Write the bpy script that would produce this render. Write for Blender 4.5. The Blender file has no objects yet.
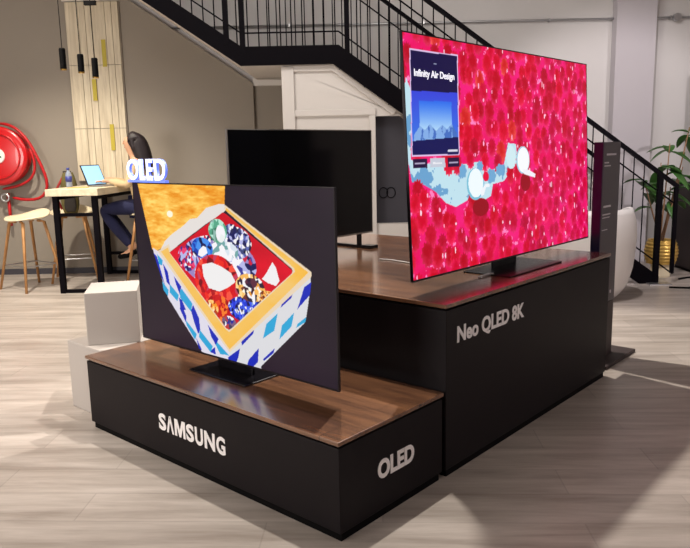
import bpy, bmesh, math, random
import numpy as np
from mathutils import Vector, Matrix
random.seed(7); RNG = np.random.default_rng(7)
SC = bpy.context.scene; COL = SC.collection
PI = math.pi

# ------------------------------------------------------------------ frames
OX, OY, ANG = -0.038, 2.437, -0.7282          # front corner of the low plinth and its turn in the hall
CA, SA = math.cos(ANG), math.sin(ANG)
def PL(x, y, z=0.0):
    return Vector((OX + x*CA - y*SA, OY + x*SA + y*CA, z))

# ------------------------------------------------------------------ materials
def lin(c):
    c = c/255.0
    return c/12.92 if c <= 0.04045 else ((c+0.055)/1.055)**2.4
def rgb(r, g, b): return (lin(r), lin(g), lin(b), 1.0)
MATS = {}
def mat(name, col, rough=0.5, metal=0.0, spec=0.5, emit=None, estr=0.0, noise=0.0, nscale=8.0, trans=0.0, coat=0.0, bump=0.0):
    if name in MATS: return MATS[name]
    m = bpy.data.materials.new(name); m.use_nodes = True
    nt = m.node_tree; b = nt.nodes['Principled BSDF']
    b.inputs['Base Color'].default_value = col
    b.inputs['Roughness'].default_value = rough
    b.inputs['Metallic'].default_value = metal
    b.inputs['Specular IOR Level'].default_value = spec
    b.inputs['Coat Weight'].default_value = coat
    if trans: b.inputs['Transmission Weight'].default_value = trans
    if emit:
        b.inputs['Emission Color'].default_value = emit
        b.inputs['Emission Strength'].default_value = estr
    if noise or bump:
        tc = nt.nodes.new('ShaderNodeTexCoord'); n = nt.nodes.new('ShaderNodeTexNoise')
        n.inputs['Scale'].default_value = nscale; n.inputs['Detail'].default_value = 5
        nt.links.new(tc.outputs['Object'], n.inputs['Vector'])
        if noise:
            mx = nt.nodes.new('ShaderNodeMix'); mx.data_type = 'RGBA'
            mx.inputs[6].default_value = tuple(v*(1-noise) for v in col[:3]) + (1,)
            mx.inputs[7].default_value = tuple(min(1, v*(1+noise)) for v in col[:3]) + (1,)
            nt.links.new(n.outputs['Fac'], mx.inputs[0]); nt.links.new(mx.outputs[2], b.inputs['Base Color'])
        if bump:
            bp = nt.nodes.new('ShaderNodeBump'); bp.inputs['Strength'].default_value = bump
            bp.inputs['Distance'].default_value = 0.01
            nt.links.new(n.outputs['Fac'], bp.inputs['Height']); nt.links.new(bp.outputs['Normal'], b.inputs['Normal'])
    MATS[name] = m
    return m

def streak_mat(name, c1, c2, stretch, rough, seam=None, nsc=6.0, spec=0.5, coat=0.0, seamcol=None, plank_var=0.25, rot=0.0):
    """wood grain: noise stretched along local x, optional plank seams (length, width)"""
    m = bpy.data.materials.new(name); m.use_nodes = True
    nt = m.node_tree; N = nt.nodes; L = nt.links; b = N['Principled BSDF']
    b.inputs['Roughness'].default_value = rough; b.inputs['Specular IOR Level'].default_value = spec
    b.inputs['Coat Weight'].default_value = coat; b.inputs['Coat Roughness'].default_value = 0.15
    tc = N.new('ShaderNodeTexCoord')
    mp0 = N.new('ShaderNodeMapping'); mp0.inputs['Rotation'].default_value = (0, 0, rot)
    L.new(tc.outputs['Object'], mp0.inputs['Vector'])
    mp = N.new('ShaderNodeMapping'); mp.inputs['Scale'].default_value = stretch
    L.new(mp0.outputs['Vector'], mp.inputs['Vector'])
    n = N.new('ShaderNodeTexNoise'); n.inputs['Scale'].default_value = nsc; n.inputs['Detail'].default_value = 8
    n.inputs['Roughness'].default_value = 0.65; n.inputs['Distortion'].default_value = 0.3
    L.new(mp.outputs['Vector'], n.inputs['Vector'])
    r = N.new('ShaderNodeValToRGB'); r.color_ramp.elements[0].position = 0.32; r.color_ramp.elements[1].position = 0.68
    r.color_ramp.elements[0].color = c1; r.color_ramp.elements[1].color = c2
    L.new(n.outputs['Fac'], r.inputs['Fac']); out = r.outputs['Color']
    if seam:
        br = N.new('ShaderNodeTexBrick'); br.offset = 0.37; br.inputs['Scale'].default_value = 1.0
        br.inputs['Brick Width'].default_value = seam[0]; br.inputs['Row Height'].default_value = seam[1]
        br.inputs['Mortar Size'].default_value = seam[2]; br.inputs['Mortar Smooth'].default_value = 0.1
        v = plank_var
        br.inputs['Color1'].default_value = (1-v, 1-v, 1-v, 1); br.inputs['Color2'].default_value = (1, 1, 1, 1)
        br.inputs['Mortar'].default_value = seamcol or (0.35, 0.35, 0.35, 1)
        L.new(mp0.outputs['Vector'], br.inputs['Vector'])
        mx = N.new('ShaderNodeMix'); mx.data_type = 'RGBA'; mx.blend_type = 'MULTIPLY'; mx.inputs[0].default_value = 1
        L.new(out, mx.inputs[6]); L.new(br.outputs['Color'], mx.inputs[7]); out = mx.outputs[2]
    L.new(out, b.inputs['Base Color'])
    MATS[name] = m
    return m

M_black = mat('satin_black_laminate', rgb(24, 19, 22), 0.5, spec=0.14, noise=0.08, nscale=3)
M_gap = mat('matt_black', rgb(10, 9, 10), 0.7, spec=0.08)
M_wood = streak_mat('walnut_veneer', rgb(82, 54, 42), rgb(142, 98, 68), (0.8, 9.0, 7.0), 0.26, seam=(1.3, 0.19, 0.003), nsc=2.4, coat=1.0, plank_var=0.22, seamcol=(0.5, 0.5, 0.5, 1))
M_floor = streak_mat('pale_grey_wood_floor', rgb(156, 145, 136), rgb(204, 194, 186), (0.6, 6.0, 1.0), 0.34, seam=(1.25, 0.235, 0.0035), nsc=1.6, coat=0.0, plank_var=0.13, rot=0.05, seamcol=(0.78, 0.78, 0.78, 1))
M_white_wall = mat('white_plaster', rgb(206, 202, 200), 0.85, noise=0.03, nscale=2.0)
M_pilaster = mat('grey_plaster', rgb(188, 182, 186), 0.85, noise=0.03, nscale=2.0)
M_taupe = mat('taupe_paint', rgb(146, 137, 126), 0.8, noise=0.04, nscale=1.5)
M_trimw = mat('white_paint', rgb(214, 208, 202), 0.6)
M_steel = mat('black_painted_steel', rgb(9, 6, 11), 0.6, spec=0.06)
M_door = mat('charcoal_paint', rgb(58, 56, 64), 0.6)
M_whitebox = mat('white_laminate', rgb(182, 174, 168), 0.6)
M_letter = mat('white_lettering', rgb(250, 246, 246), 0.5)
M_panelw = streak_mat('pale_slat_wood', rgb(188, 174, 150), rgb(222, 210, 186), (9.0, 1.0, 0.7), 0.6, nsc=3.0)
M_slat_y = mat('yellow_strip', rgb(182, 164, 44), 0.5)
M_red = mat('red_enamel', rgb(196, 12, 22), 0.28, coat=0.4)
M_redhose = mat('red_rubber', rgb(190, 16, 26), 0.45)
M_chrome = mat('brushed_metal', rgb(190, 190, 192), 0.3, metal=0.9)
M_brass = mat('brass', rgb(214, 170, 90), 0.25, metal=1.0)
M_oak = streak_mat('oak_legs', rgb(158, 108, 62), rgb(196, 146, 92), (5.0, 5.0, 1.0), 0.5, nsc=6.0)
M_seat = mat('cream_shell', rgb(238, 224, 192), 0.5)
M_tabletop = streak_mat('pale_oak_top', rgb(206, 190, 160), rgb(234, 220, 192), (6.0, 1.0, 6.0), 0.5, nsc=3.0)
M_skin = mat('skin', rgb(214, 164, 132), 0.55)
M_cream = mat('cream_knit', rgb(206, 180, 140), 0.85, bump=0.3, nscale=60)
M_navy = mat('navy_cloth', rgb(24, 28, 66), 0.85)
M_hair = mat('dark_hair', rgb(30, 19, 24), 0.55, noise=0.3, nscale=40)
M_bag = mat('olive_canvas', rgb(96, 88, 48), 0.85, noise=0.3, nscale=14)
M_bagd = mat('dark_canvas', rgb(40, 34, 30), 0.85)
M_redcloth = mat('red_strap', rgb(150, 24, 24), 0.7)
M_plastic = mat('bottle_plastic', rgb(190, 205, 230), 0.2, trans=0.5)
M_blue = mat('blue_label', rgb(60, 70, 150), 0.4)
M_leaf = mat('leaf_green', rgb(62, 104, 46), 0.4, noise=0.25, nscale=12)
M_stem = mat('plant_stem', rgb(140, 104, 74), 0.7)
M_gold = mat('gold_pot', rgb(216, 176, 92), 0.35, metal=0.6)
M_soil = mat('soil', rgb(50, 38, 30), 0.9)
M_chair = mat('white_moulded_plastic', rgb(238, 234, 232), 0.45)
M_totem = mat('totem_graphite', rgb(66, 60, 66), 0.35)
M_totemb = mat('totem_side_blue', rgb(30, 34, 72), 0.3)
M_grtext = mat('totem_lettering', rgb(196, 190, 196), 0.6)
M_bezel = mat('tv_frame_graphite', rgb(40, 36, 42), 0.3, metal=0.6)
M_silver = mat('tv_frame_silver', rgb(150, 146, 142), 0.35, metal=0.5)
M_off = mat('switched_off_glass', rgb(6, 6, 10), 0.12, spec=0.35)
M_tvback = mat('tv_back', rgb(30, 30, 34), 0.5)
M_stand = mat('stand_black_metal', rgb(24, 22, 28), 0.25, metal=0.5)
M_brown = mat('dark_brown_panel', rgb(52, 40, 40), 0.6)

# ------------------------------------------------------------------ mesh builder
class MB:
    def __init__(s): s.bm = bmesh.new()
    def box(s, x0, x1, y0, y1, z0, z1):
        v = [s.bm.verts.new(p) for p in ((x0,y0,z0),(x1,y0,z0),(x1,y1,z0),(x0,y1,z0),(x0,y0,z1),(x1,y0,z1),(x1,y1,z1),(x0,y1,z1))]
        for f in ((3,2,1,0),(4,5,6,7),(0,1,5,4),(1,2,6,5),(2,3,7,6),(3,0,4,7)): s.bm.faces.new([v[i] for i in f])
        return s
    def prism(s, pts, axis, a0, a1):
        """polygon pts in the two other axes, extruded along axis"""
        def P(p, a):
            if axis == 'y': return (p[0], a, p[1])
            if axis == 'x': return (a, p[0], p[1])
            return (p[0], p[1], a)
        A = [s.bm.verts.new(P(p, a0)) for p in pts]; B = [s.bm.verts.new(P(p, a1)) for p in pts]
        n = len(pts)
        s.bm.faces.new(A); s.bm.faces.new(B[::-1])
        for i in range(n): s.bm.faces.new((A[i], B[i], B[(i+1) % n], A[(i+1) % n]))
        return s
    def tube(s, pts, r, n=10, cap=True, closed=False):
        pts = [Vector(p) for p in pts]; K = len(pts)
        rs = r if isinstance(r, (list, tuple)) else [r]*K
        rings = []; up = None
        for i, p in enumerate(pts):
            if closed: d = pts[(i+1) % K]-pts[i-1]
            else: d = pts[min(i+1, K-1)]-pts[max(i-1, 0)]
            d.normalize()
            if up is None:
                up = Vector((0,0,1)) if abs(d.z) < 0.9 else Vector((1,0,0))
            u = (up-d*up.dot(d)).normalized(); w = d.cross(u); up = u
            rings.append([s.bm.verts.new(p+(u*math.cos(2*PI*k/n)+w*math.sin(2*PI*k/n))*rs[i]) for k in range(n)])
        for i in range(K if closed else K-1):
            a, b = rings[i], rings[(i+1) % K]
            for k in range(n): s.bm.faces.new((a[k], a[(k+1) % n], b[(k+1) % n], b[k]))
        if cap and not closed:
            s.bm.faces.new(rings[0][::-1]); s.bm.faces.new(rings[-1])
        return s
    def bar(s, p, q, w, h=None):
        """square bar between two points"""
        h = h or w
        p, q = Vector(p), Vector(q); d = (q-p).normalized()
        up = Vector((0,0,1)) if abs(d.z) < 0.95 else Vector((1,0,0))
        u = d.cross(up).normalized(); v = u.cross(d).normalized()
        c = [(u*a*w/2+v*b*h/2) for a, b in ((-1,-1),(1,-1),(1,1),(-1,1))]
        A = [s.bm.verts.new(p+x) for x in c]; B = [s.bm.verts.new(q+x) for x in c]
        s.bm.faces.new(A[::-1]); s.bm.faces.new(B)
        for i in range(4): s.bm.faces.new((A[i], A[(i+1) % 4], B[(i+1) % 4], B[i]))
        return s
    def lathe(s, prof, c=(0,0,0), n=32, axis='z', rib=0.0, ribs=0):
        rings = []
        for r, h in prof:
            ring = []
            for k in range(n):
                a = 2*PI*k/n; rr = r*(1+rib*math.cos(ribs*a)) if ribs else r
                x, y = rr*math.cos(a), rr*math.sin(a)
                p = (x, y, h) if axis == 'z' else ((x, h, y) if axis == 'y' else (h, x, y))
                ring.append(s.bm.verts.new((c[0]+p[0], c[1]+p[1], c[2]+p[2])))
            rings.append(ring)
        for a, b in zip(rings, rings[1:]):
            for k in range(n): s.bm.faces.new((a[k], a[(k+1) % n], b[(k+1) % n], b[k]))
        s.bm.faces.new(rings[0][::-1]); s.bm.faces.new(rings[-1])
        return s
    def grid(s, fn, nu, nv):
        V = [[s.bm.verts.new(fn(i/nu, j/nv)) for j in range(nv+1)] for i in range(nu+1)]
        for i in range(nu):
            for j in range(nv): s.bm.faces.new((V[i][j], V[i+1][j], V[i+1][j+1], V[i][j+1]))
        return s
    def build(s, name, m, parent=None, bevel=0.0, smooth=False, solid=0.0, subsurf=0):
        bmesh.ops.recalc_face_normals(s.bm, faces=s.bm.faces)
        me = bpy.data.meshes.new(name); s.bm.to_mesh(me); s.bm.free()
        if smooth:
            for p in me.polygons: p.use_smooth = True
        me.materials.append(m)
        o = bpy.data.objects.new(name, me); COL.objects.link(o)
        if parent is not None: o.parent = parent
        if solid:
            md = o.modifiers.new('thickness', 'SOLIDIFY'); md.thickness = solid; md.offset = 0
        if subsurf:
            md = o.modifiers.new('smooth', 'SUBSURF'); md.levels = subsurf; md.render_levels = subsurf
        if bevel:
            md = o.modifiers.new('bevel', 'BEVEL'); md.width = bevel; md.segments = 2; md.limit_method = 'ANGLE'
        return o

def tag(o, label=None, cat=None, group=None, kind=None):
    if label: o['label'] = label
    if cat: o['category'] = cat
    if group: o['group'] = group
    if kind: o['kind'] = kind
    return o
def thing(name, label, cat, loc=(0,0,0), rz=0.0, group=None):
    o = bpy.data.objects.new(name, None); COL.objects.link(o); o.empty_display_size = 0.1
    o.location = loc; o.rotation_euler = (0, 0, rz)
    return tag(o, label, cat, group)
def struct(o): o['kind'] = 'structure'; return o
def dup(root, loc, rz, label, group=None):
    r = root.copy(); COL.objects.link(r); r.location = loc; r.rotation_euler = (0, 0, rz); r['label'] = label
    if group: r['group'] = group
    for ch in list(root.children):
        c = ch.copy(); COL.objects.link(c); c.parent = r
        for g in ch.children:
            d = g.copy(); COL.objects.link(d); d.parent = c
    return r
def text(name, body, m, parent, size, depth=0.004, offset=0.0, sx=1.0, space=1.0, align='LEFT'):
    """lettering standing in the local XZ plane, facing local -Y; baseline at origin. returns object (mesh) and its width"""
    cu = bpy.data.curves.new(name, 'FONT'); cu.body = body; cu.size = size; cu.extrude = depth/2; cu.offset = offset
    cu.align_x = align; cu.space_character = space; cu.resolution_u = 4
    t = bpy.data.objects.new(name, cu); COL.objects.link(t)
    dg = bpy.context.evaluated_depsgraph_get(); dg.update()
    me = bpy.data.meshes.new_from_object(t.evaluated_get(dg))
    bpy.data.objects.remove(t); me.name = name
    for v in me.vertices:
        x, y, z = v.co; v.co = (x*sx, -z, y)
    me.materials.clear(); me.materials.append(m)
    o = bpy.data.objects.new(name, me); COL.objects.link(o)
    if parent is not None: o.parent = parent
    xs = [v.co.x for v in me.vertices]; zs = [v.co.z for v in me.vertices]
    return o, (min(xs), max(xs), min(zs), max(zs))
def fit_text(name, body, m, parent, x0, z0, w, h, y, depth=0.006, offset=0.0, size=1.0, space=1.0):
    """lettering stretched to fill the given width and height"""
    o, (a, b, c, d) = text(name, body, m, parent, size, depth, offset, space=space)
    for v in o.data.vertices:
        v.co.x = x0+(v.co.x-a)/(b-a)*w; v.co.z = z0+(v.co.z-c)/(d-c)*h
        v.co.y = y+v.co.y
    return o

# ------------------------------------------------------------------ room
Z = 4.2; WX0, WX1, WY0, WY1 = -6.0, 5.6, -4.0, 8.85
struct(MB().box(WX0, WX1, WY0, WY1, -0.1, 0).build('floor', M_floor))
struct(MB().box(WX0, WX1, WY0, WY1, Z, Z+0.1).build('ceiling', M_white_wall))
struct(MB().box(WX0, WX1, WY1, WY1+0.1, 0, Z).build('wall_back', M_white_wall))
struct(MB().box(WX0-0.1, WX0, WY0, WY1, 0, Z).build('wall_left', M_taupe))
struct(MB().box(WX1, WX1+0.1, WY0, WY1, 0, Z).build('wall_right', M_white_wall))
struct(MB().box(WX0, WX1, WY0-0.1, WY0, 0, Z).build('wall_front', M_white_wall))
sl = 0.69
struct(MB().prism([(WX0, 0), (-1.06, 0), (-1.06, 2.27), (-1.06-(Z-2.27)/sl, Z), (WX0, Z)], 'y', 8.77, 8.85).build('wall_back_taupe', M_taupe))
struct(MB().box(-1.06, -0.40, 8.83, 8.85, 0, 2.24).build('wall_recess', M_taupe))
struct(MB().box(-1.06, -0.40, 8.79, 8.85, 2.24, 2.33).build('trim_1', M_trimw))
struct(MB().box(WX0, -0.62, 8.75, 8.77, 0, 0.07).build('baseboard_back', M_door))
struct(MB().box(3.27, 3.74, 8.70, 8.85, 0, Z).build('trim_2', M_pilaster))
# conduit running along the white wall
cd = thing('wall_conduit', 'thin grey pipe running level along the white wall above the stairs', 'pipe', (0, 0, 0))
MB().tube([(-2.2, 8.81, 2.93), (WX1-0.02, 8.81, 2.93)], 0.013, 10).build('pipe', M_chrome, cd, smooth=True)
for x in (-0.6, 1.0, 2.5, 3.95):
    MB().box(x-0.008, x+0.008, 8.79, 8.85, 2.91, 2.95).build('clip', M_chrome, cd)
MB().lathe([(0.0,-0.03),(0.045,-0.03),(0.045,0.03),(0.0,0.03)], (4.02, 8.80, 2.93), 16, 'y').build('junction', M_chrome, cd)

# ------------------------------------------------------------------ staircase
T0, T1s = 7.3, 8.6
stairs = thing('staircase', 'black steel staircase with a landing and white underside along the back wall', 'staircase', (1.6, 7.3, 0))
def sp(o):           # parts are modelled in hall coordinates
    o.location = (-1.6, -7.3, 0); return o
LX0, LX1 = -0.98, -0.015
su = 0.682; sd = 0.727; ZT, ZB = 2.487, 2.305
def ztop(x):
    if x < LX0: return ZT+(LX0-x)*su
    if x < LX1: return ZT
    return ZT-(x-LX1)*sd
XU = -3.45
def stringer(y0, y1):
    xe = 3.30
    up = [(XU, ZT+(LX0-XU)*su), (LX0, ZT), (LX1, ZT), (xe, ztop(xe)), (xe, 0.0), (-0.075+(ZB-0)/0.726, 0.0), (-0.075, ZB), (-1.0, ZB), (XU, ZB+(-1.0-XU)*su)]
    return MB().prism(up, 'y', y0, y1)
sp(stringer(T0, T0+0.04).build('stringer', M_steel, stairs)); sp(stringer(T1s-0.04, T1s).build('stringer', M_steel, stairs))
# white soffit slab and landing
sp(MB().prism([(XU, ZB+(-1.0-XU)*su), (-1.0, ZB), (-1.0, ZB+0.012), (XU, ZB+0.012+(-1.0-XU)*su)][::1], 'y', T0+0.04, 8.76).build('soffit', M_trimw, stairs))
sp(MB().box(-1.0, -0.075, T0+0.04, 8.77, ZB, ZB+0.03).build('soffit', M_trimw, stairs))
sp(MB().prism([(-0.075, ZB), (2.95, ZB-3.025*0.726), (2.95, ZB+0.03-3.025*0.726), (-0.075, ZB+0.03)], 'y', T0+0.04, T1s-0.04).build('soffit', M_trimw, stairs))
sp(MB().box(LX0, LX1, T0+0.04, T1s-0.04, ZT-0.06, ZT-0.02).build('landing', M_steel, stairs))
n = 13
for k in range(1, n):
    x = LX1+k*0.245; z = ZT-k*0.178-0.02
    if z > 0.05: sp(MB().box(x-0.245, x+0.03, T0+0.04, T1s-0.04, z-0.035, z).build('tread', M_steel, stairs))
for k in range(1, 10):
    x = LX0-k*0.25; z = ZT+k*0.1705-0.132
    sp(MB().box(x-0.02, x+0.19, T0+0.04, T1s-0.04, z-0.016, z).build('tread', M_steel, stairs))
def rail(yc, posts, tail):
    H = 1.045
    xe = 3.28
    a = ([(XU+0.3, yc, ztop(XU+0.3)+H)] if tail else [])+[(LX0, yc, ZT+H), (LX1, yc, ZT+H)]
    end = (3.45, yc, ztop(3.45)+H) if tail else (xe, yc, ztop(xe)+H)
    m = MB(); pts = a+[end]
    for p, q in zip(pts, pts[1:]): m.bar(p, q, 0.045, 0.04)
    sp(m.build('handrail', M_steel, stairs))
    for dz, w in ((H-0.19, 0.014), (0.13, 0.014)):
        m = MB(); q4 = [(p[0], p[1], p[2]-H+dz) for p in pts]
        for p, q in zip(q4, q4[1:]): m.bar(p, q, w)
        sp(m.build('rail', M_steel, stairs))
    for x in posts:
        sp(MB().bar((x, yc, ztop(x)-0.08 if x < 3.2 else 0.0), (x, yc, ztop(x)+H), 0.05).build('post', M_steel, stairs))
    if tail:
        sp(MB().bar((3.44, yc, ztop(3.44)+0.13), (3.44, yc, ztop(3.44)+H), 0.035).build('post', M_steel, stairs))
rail(T0+0.02, (-1.13, -0.97, 0.07, 3.27), True)
rail(T1s-0.02, (3.27,), False)
for yc, x0, x1 in ((T0+0.02, -2.0, 3.2), (T1s-0.02, -0.95, 2.9)):
    x = x0; 
    while x < x1:
        if min(abs(x-q) for q in (-1.13, -0.97, 0.07)) > 0.04:
            sp(MB().tube([(x, yc, ztop(x)-0.01), (x, yc, ztop(x)+1.04)], 0.0065, 6).build('baluster', M_steel, stairs))
        x += 0.1085
sp(MB().box(3.17, 3.40, T0-0.10, T0+0.14, 0.0, 0.012).build('foot_plate', M_chrome, stairs))

# wall closing the space under the stairs
def under(x): return min(ZB, ZB-(x+0.075)*0.726)-0.004
struct(MB().prism([(-0.60, 0), (0.345, 0), (0.345, 0.9), (0.345, 1.79), (0.64, 1.79), (0.64, under(0.64)), (-0.075, ZB-0.004), (-0.60, ZB-0.004)], 'y', 7.40, 7.50).build('wall_under_stairs', M_trimw))
for k, bx in enumerate([(-0.60, -0.475, 0, 2.29), (-0.475, 0.345, 1.80, 1.865), (0.28, 0.345, 0.0, 1.80)]):
    struct(MB().box(bx[0], bx[1], 7.365, 7.40, bx[2], bx[3]).build('trim_%d' % (3+k), M_trimw, None, bevel=0.006))
struct(MB().prism([(-0.475, 2.299), (-0.075, 2.299), (0.56, 1.838), (0.52, 1.80), (-0.085, 2.245), (-0.475, 2.245)], 'y', 7.37, 7.40).build('trim_6', M_trimw))
struct(MB().box(0.345, 1.9, 7.52, 7.56, 0.68, 0.95).build('wall_side_panel', M_door))
struct(MB().prism([(0.345, 0.95), (0.345, 1.79), (0.60, 1.79), (1.75, 0.95)], 'y', 7.52, 7.56).build('wall_dark_panel', M_door))
struct(MB().box(0.345, 2.1, 7.40, 7.56, 0, 0.68).build('wall_low', M_trimw))
# faint round mark on the charcoal panel
rg = thing('wall_rings', 'faint thin rings fixed on the charcoal panel under the stairs', 'wall ornament', (0.47, 7.51, 1.0))
for dx in (-0.045, 0.035):
    MB().tube([(dx+0.045*math.cos(a*PI/12), 0, 0.055*math.sin(a*PI/12)) for a in range(24)], 0.004, 6, closed=True).build('ring', M_steel, rg)

# ------------------------------------------------------------------ plinths
def plinth(label, x0, x1, y0, y1, h, edge):
    c = PL((x0+x1)/2, (y0+y1)/2)
    t = thing('display_plinth', label, 'plinth', c, ANG)
    w, d = (x1-x0)/2, (y1-y0)/2
    MB().box(-w+0.006, w-0.004, -d+0.006, d-0.006, 0.03, h-0.028).build('body', M_black, t, bevel=0.003)
    MB().box(-w+0.03, w-0.006, -d+0.012, d-0.03, 0.0, 0.03).build('base', M_gap, t)
    MB().box(-w+0.02, w-0.02, -d+0.02, d-0.02, h-0.028, h-0.018).build('shadow_gap', M_gap, t)
    MB().box(-w, w, -d, d, h-0.018, h).build('top', M_wood, t, bevel=0.003)
    return t, w, d
LA, WA, HA_ = 1.832, 0.694, 0.40
pA, wa, da = plinth('low black plinth with a walnut top carrying the television showing a jewel box', -LA, 0, 0, WA-0.003, HA_, True)
LB, YB, HB = 2.0, 2.53, 0.792
pB, wb, db = plinth('tall black plinth with a walnut top carrying the television showing red flowers', 0.007-LB, 0.007, WA+0.003, YB, HB, True)
for ch_, a_, b_ in (('S', 0, 65), ('\u039b', 70, 134), ('M', 142, 233), ('S', 241, 305), ('U', 315, 379), ('N', 391, 473), ('G', 484, 552)):
    if ch_ == 'M':
        w_ = (b_-a_)/552*0.500; h_ = 0.082; x_ = -1.170+wa+a_/552*0.500
        q_ = [(0,0),(0,1),(.29,1),(.5,.42),(.71,1),(1,1),(1,0),(.80,0),(.80,.66),(.58,0),(.42,0),(.20,.66),(.20,0)]
        MB().prism([(x_+a*w_, 0.155+b*h_) for a, b in q_], 'y', -da+0.0037, -da+0.0062).build('letter', M_letter, pA)
        continue
    fit_text('letter', ch_, M_letter, pA, -1.170+wa+a_/552*0.500, 0.154, (b_-a_)/552*0.500, 0.084, -da+0.005, 0.0025, 0.035)
L = fit_text('lettering', 'OLED', M_letter, pA, 0, 0.162, 0.242, 0.082, 0, 0.0025, 0.04)
L.rotation_euler = (0, 0, PI/2); L.location = (wa-0.0025, 0.230-da, 0)
L = fit_text('lettering', 'Neo QLED 8K', M_letter, pB, 0, 0.590, 0.62, 0.090, 0, 0.0025, 0.03)
L.rotation_euler = (0, 0, PI/2); L.location = (wb-0.0025, 0.788-(WA+0.003)-db, 0)

# ------------------------------------------------------------------ screen pictures
class Pic:
    def __init__(s, nx, ny, bg):
        s.nx, s.ny = nx, ny
        s.V, s.U = np.meshgrid(np.linspace(0, 1, ny), np.linspace(0, 1, nx), indexing='ij')   # v from the top
        s.C = np.empty((ny, nx, 3)); s.C[:] = bg
        s.asp = 16/9
    def noise(s, k, seed=0, sx=1.0, sy=1.0):
        r = np.random.default_rng(seed); acc = 0; amp = 1; tot = 0
        for o in range(4):
            gx, gy = max(2, int(k*sx*2**o)), max(2, int(k*sy*2**o))
            g = r.random((gy+1, gx+1)); x = s.U*(gx-1e-6); y = s.V*(gy-1e-6)
            xi, yi = x.astype(int), y.astype(int); fx, fy = x-xi, y-yi
            v = g[yi, xi]*(1-fx)*(1-fy)+g[yi, xi+1]*fx*(1-fy)+g[yi+1, xi]*(1-fx)*fy+g[yi+1, xi+1]*fx*fy
            acc = acc+v*amp; tot += amp; amp *= 0.55
        return acc/tot
    def pmask(s, pts):
        m = np.zeros(s.U.shape, bool); n = len(pts)
        for i in range(n):
            x0, y0 = pts[i]; x1, y1 = pts[(i+1) % n]
            if y0 == y1: continue
            c = ((s.V >= min(y0, y1)) & (s.V < max(y0, y1)) & (s.U < x0+(s.V-y0)*(x1-x0)/(y1-y0)))
            m ^= c
        return m
    def poly(s, pts, col): m = s.pmask(pts); s.C[m] = col; return m
    def emask(s, e, grow=1.0, wob=0.0, kk=7, ph=0.0):
        dx, dy = (s.U-e[0])/e[2], (s.V-e[1])/e[3]
        r = np.hypot(dx, dy)
        if wob: r = r/(1+wob*np.cos(kk*np.arctan2(dy, dx)+ph))
        return r < grow
    def ell(s, e, col, **k): m = s.emask(e, **k); s.C[m] = col; return m
    def facets(s, mask, pal, k, seed, edge=None):
        r = np.random.default_rng(seed); ys, xs = np.nonzero(mask)
        if len(ys) == 0: return
        pts = np.stack([s.U[ys, xs]*s.asp, s.V[ys, xs]], 1); c = pts[r.integers(0, len(pts), k)]
        D = ((pts[:, None]-c[None])**2).sum(2); o = np.sort(D, 1); a = D.argmin(1)
        cols = np.array(pal, float)[r.integers(0, len(pal), k)]
        cc = cols[a]
        if edge is not None:
            e = np.sqrt(o[:, 1])-np.sqrt(o[:, 0]) < 0.004; cc[e] = edge
        s.C[ys, xs] = cc
def screen(name, pic, W, H, z0, y, parent, strength, x0=0.0):
    nx, ny = pic.nx, pic.ny
    xs = np.linspace(-W/2, W/2, nx)+x0; zs = z0+H*(1-np.linspace(0, 1, ny))
    co = np.empty((ny, nx, 3)); co[..., 0] = xs[None]; co[..., 1] = y; co[..., 2] = zs[:, None]
    i = np.arange(nx*ny).reshape(ny, nx)
    q = np.stack([i[1:, :-1], i[1:, 1:], i[:-1, 1:], i[:-1, :-1]], -1).reshape(-1, 4)
    me = bpy.data.meshes.new(name); me.vertices.add(nx*ny); me.vertices.foreach_set('co', co.ravel())
    me.loops.add(q.size); me.loops.foreach_set('vertex_index', q.ravel().astype(np.int32))
    me.polygons.add(len(q)); me.polygons.foreach_set('loop_start', np.arange(0, q.size, 4, dtype=np.int32))
    me.update(calc_edges=True); me.validate()
    ca = me.color_attributes.new('picture', 'FLOAT_COLOR', 'POINT')
    c = np.clip(pic.C/255.0, 0, 1); c = np.where(c <= 0.04045, c/12.92, ((c+0.055)/1.055)**2.4)
    rgba = np.ones((ny, nx, 4)); rgba[..., :3] = c; ca.data.foreach_set('color', rgba.ravel())
    m = bpy.data.materials.new(name+'_glow'); m.use_nodes = True; nt = m.node_tree; b = nt.nodes['Principled BSDF']
    at = nt.nodes.new('ShaderNodeAttribute'); at.attribute_name = 'picture'
    nt.links.new(at.outputs['Color'], b.inputs['Emission Color']); b.inputs['Emission Strength'].default_value = strength
    b.inputs['Base Color'].default_value = (0.004, 0.004, 0.005, 1); b.inputs['Roughness'].default_value = 0.35
    b.inputs['Specular IOR Level'].default_value = 0.15
    me.materials.append(m)
    o = bpy.data.objects.new(name, me); COL.objects.link(o); o.parent = parent
    return o

# --- jewel box picture
P1 = Pic(500, 282, (36, 25, 37))
nz = P1.noise(3, 5); P1.C += (nz[..., None]-0.5)*np.array([18, 10, 14])
lid = P1.poly([(0.0284, -0.0159), (0.5329, -0.0106), (0.5249, 0.1108), (0.4239, 0.2087), (0.1298, 0.4133), (0.0969, 0.412)], (236, 170, 40))
w1, w2 = P1.noise(9, 1, 1.2, 2.2), P1.noise(34, 2, 1.0, 2.6)
g = np.clip((w1*0.6+w2*0.6-0.35)*2, 0, 1)[..., None]
wood = np.array([224, 128, 16])*(1-g)+np.array([255, 216, 112])*g
P1.C[lid] = wood[lid]
m = P1.poly([(0.1808, 0.3474), (0.2263, 0.2991), (0.2942, 0.244), (0.3366, 0.1987), (0.3761, 0.1896), (0.428, 0.1282), (0.4973, 0.1014), (0.5254, 0.0997), (0.5314, 0.1325), (0.5129, 0.1505), (0.4233, 0.2202), (0.3309, 0.2997), (0.2136, 0.4051), (0.1383, 0.4279)], (222, 216, 212))
P1.ell((0.2207, 0.1781, 0.0175, 0.0195), (252, 240, 214))
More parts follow.
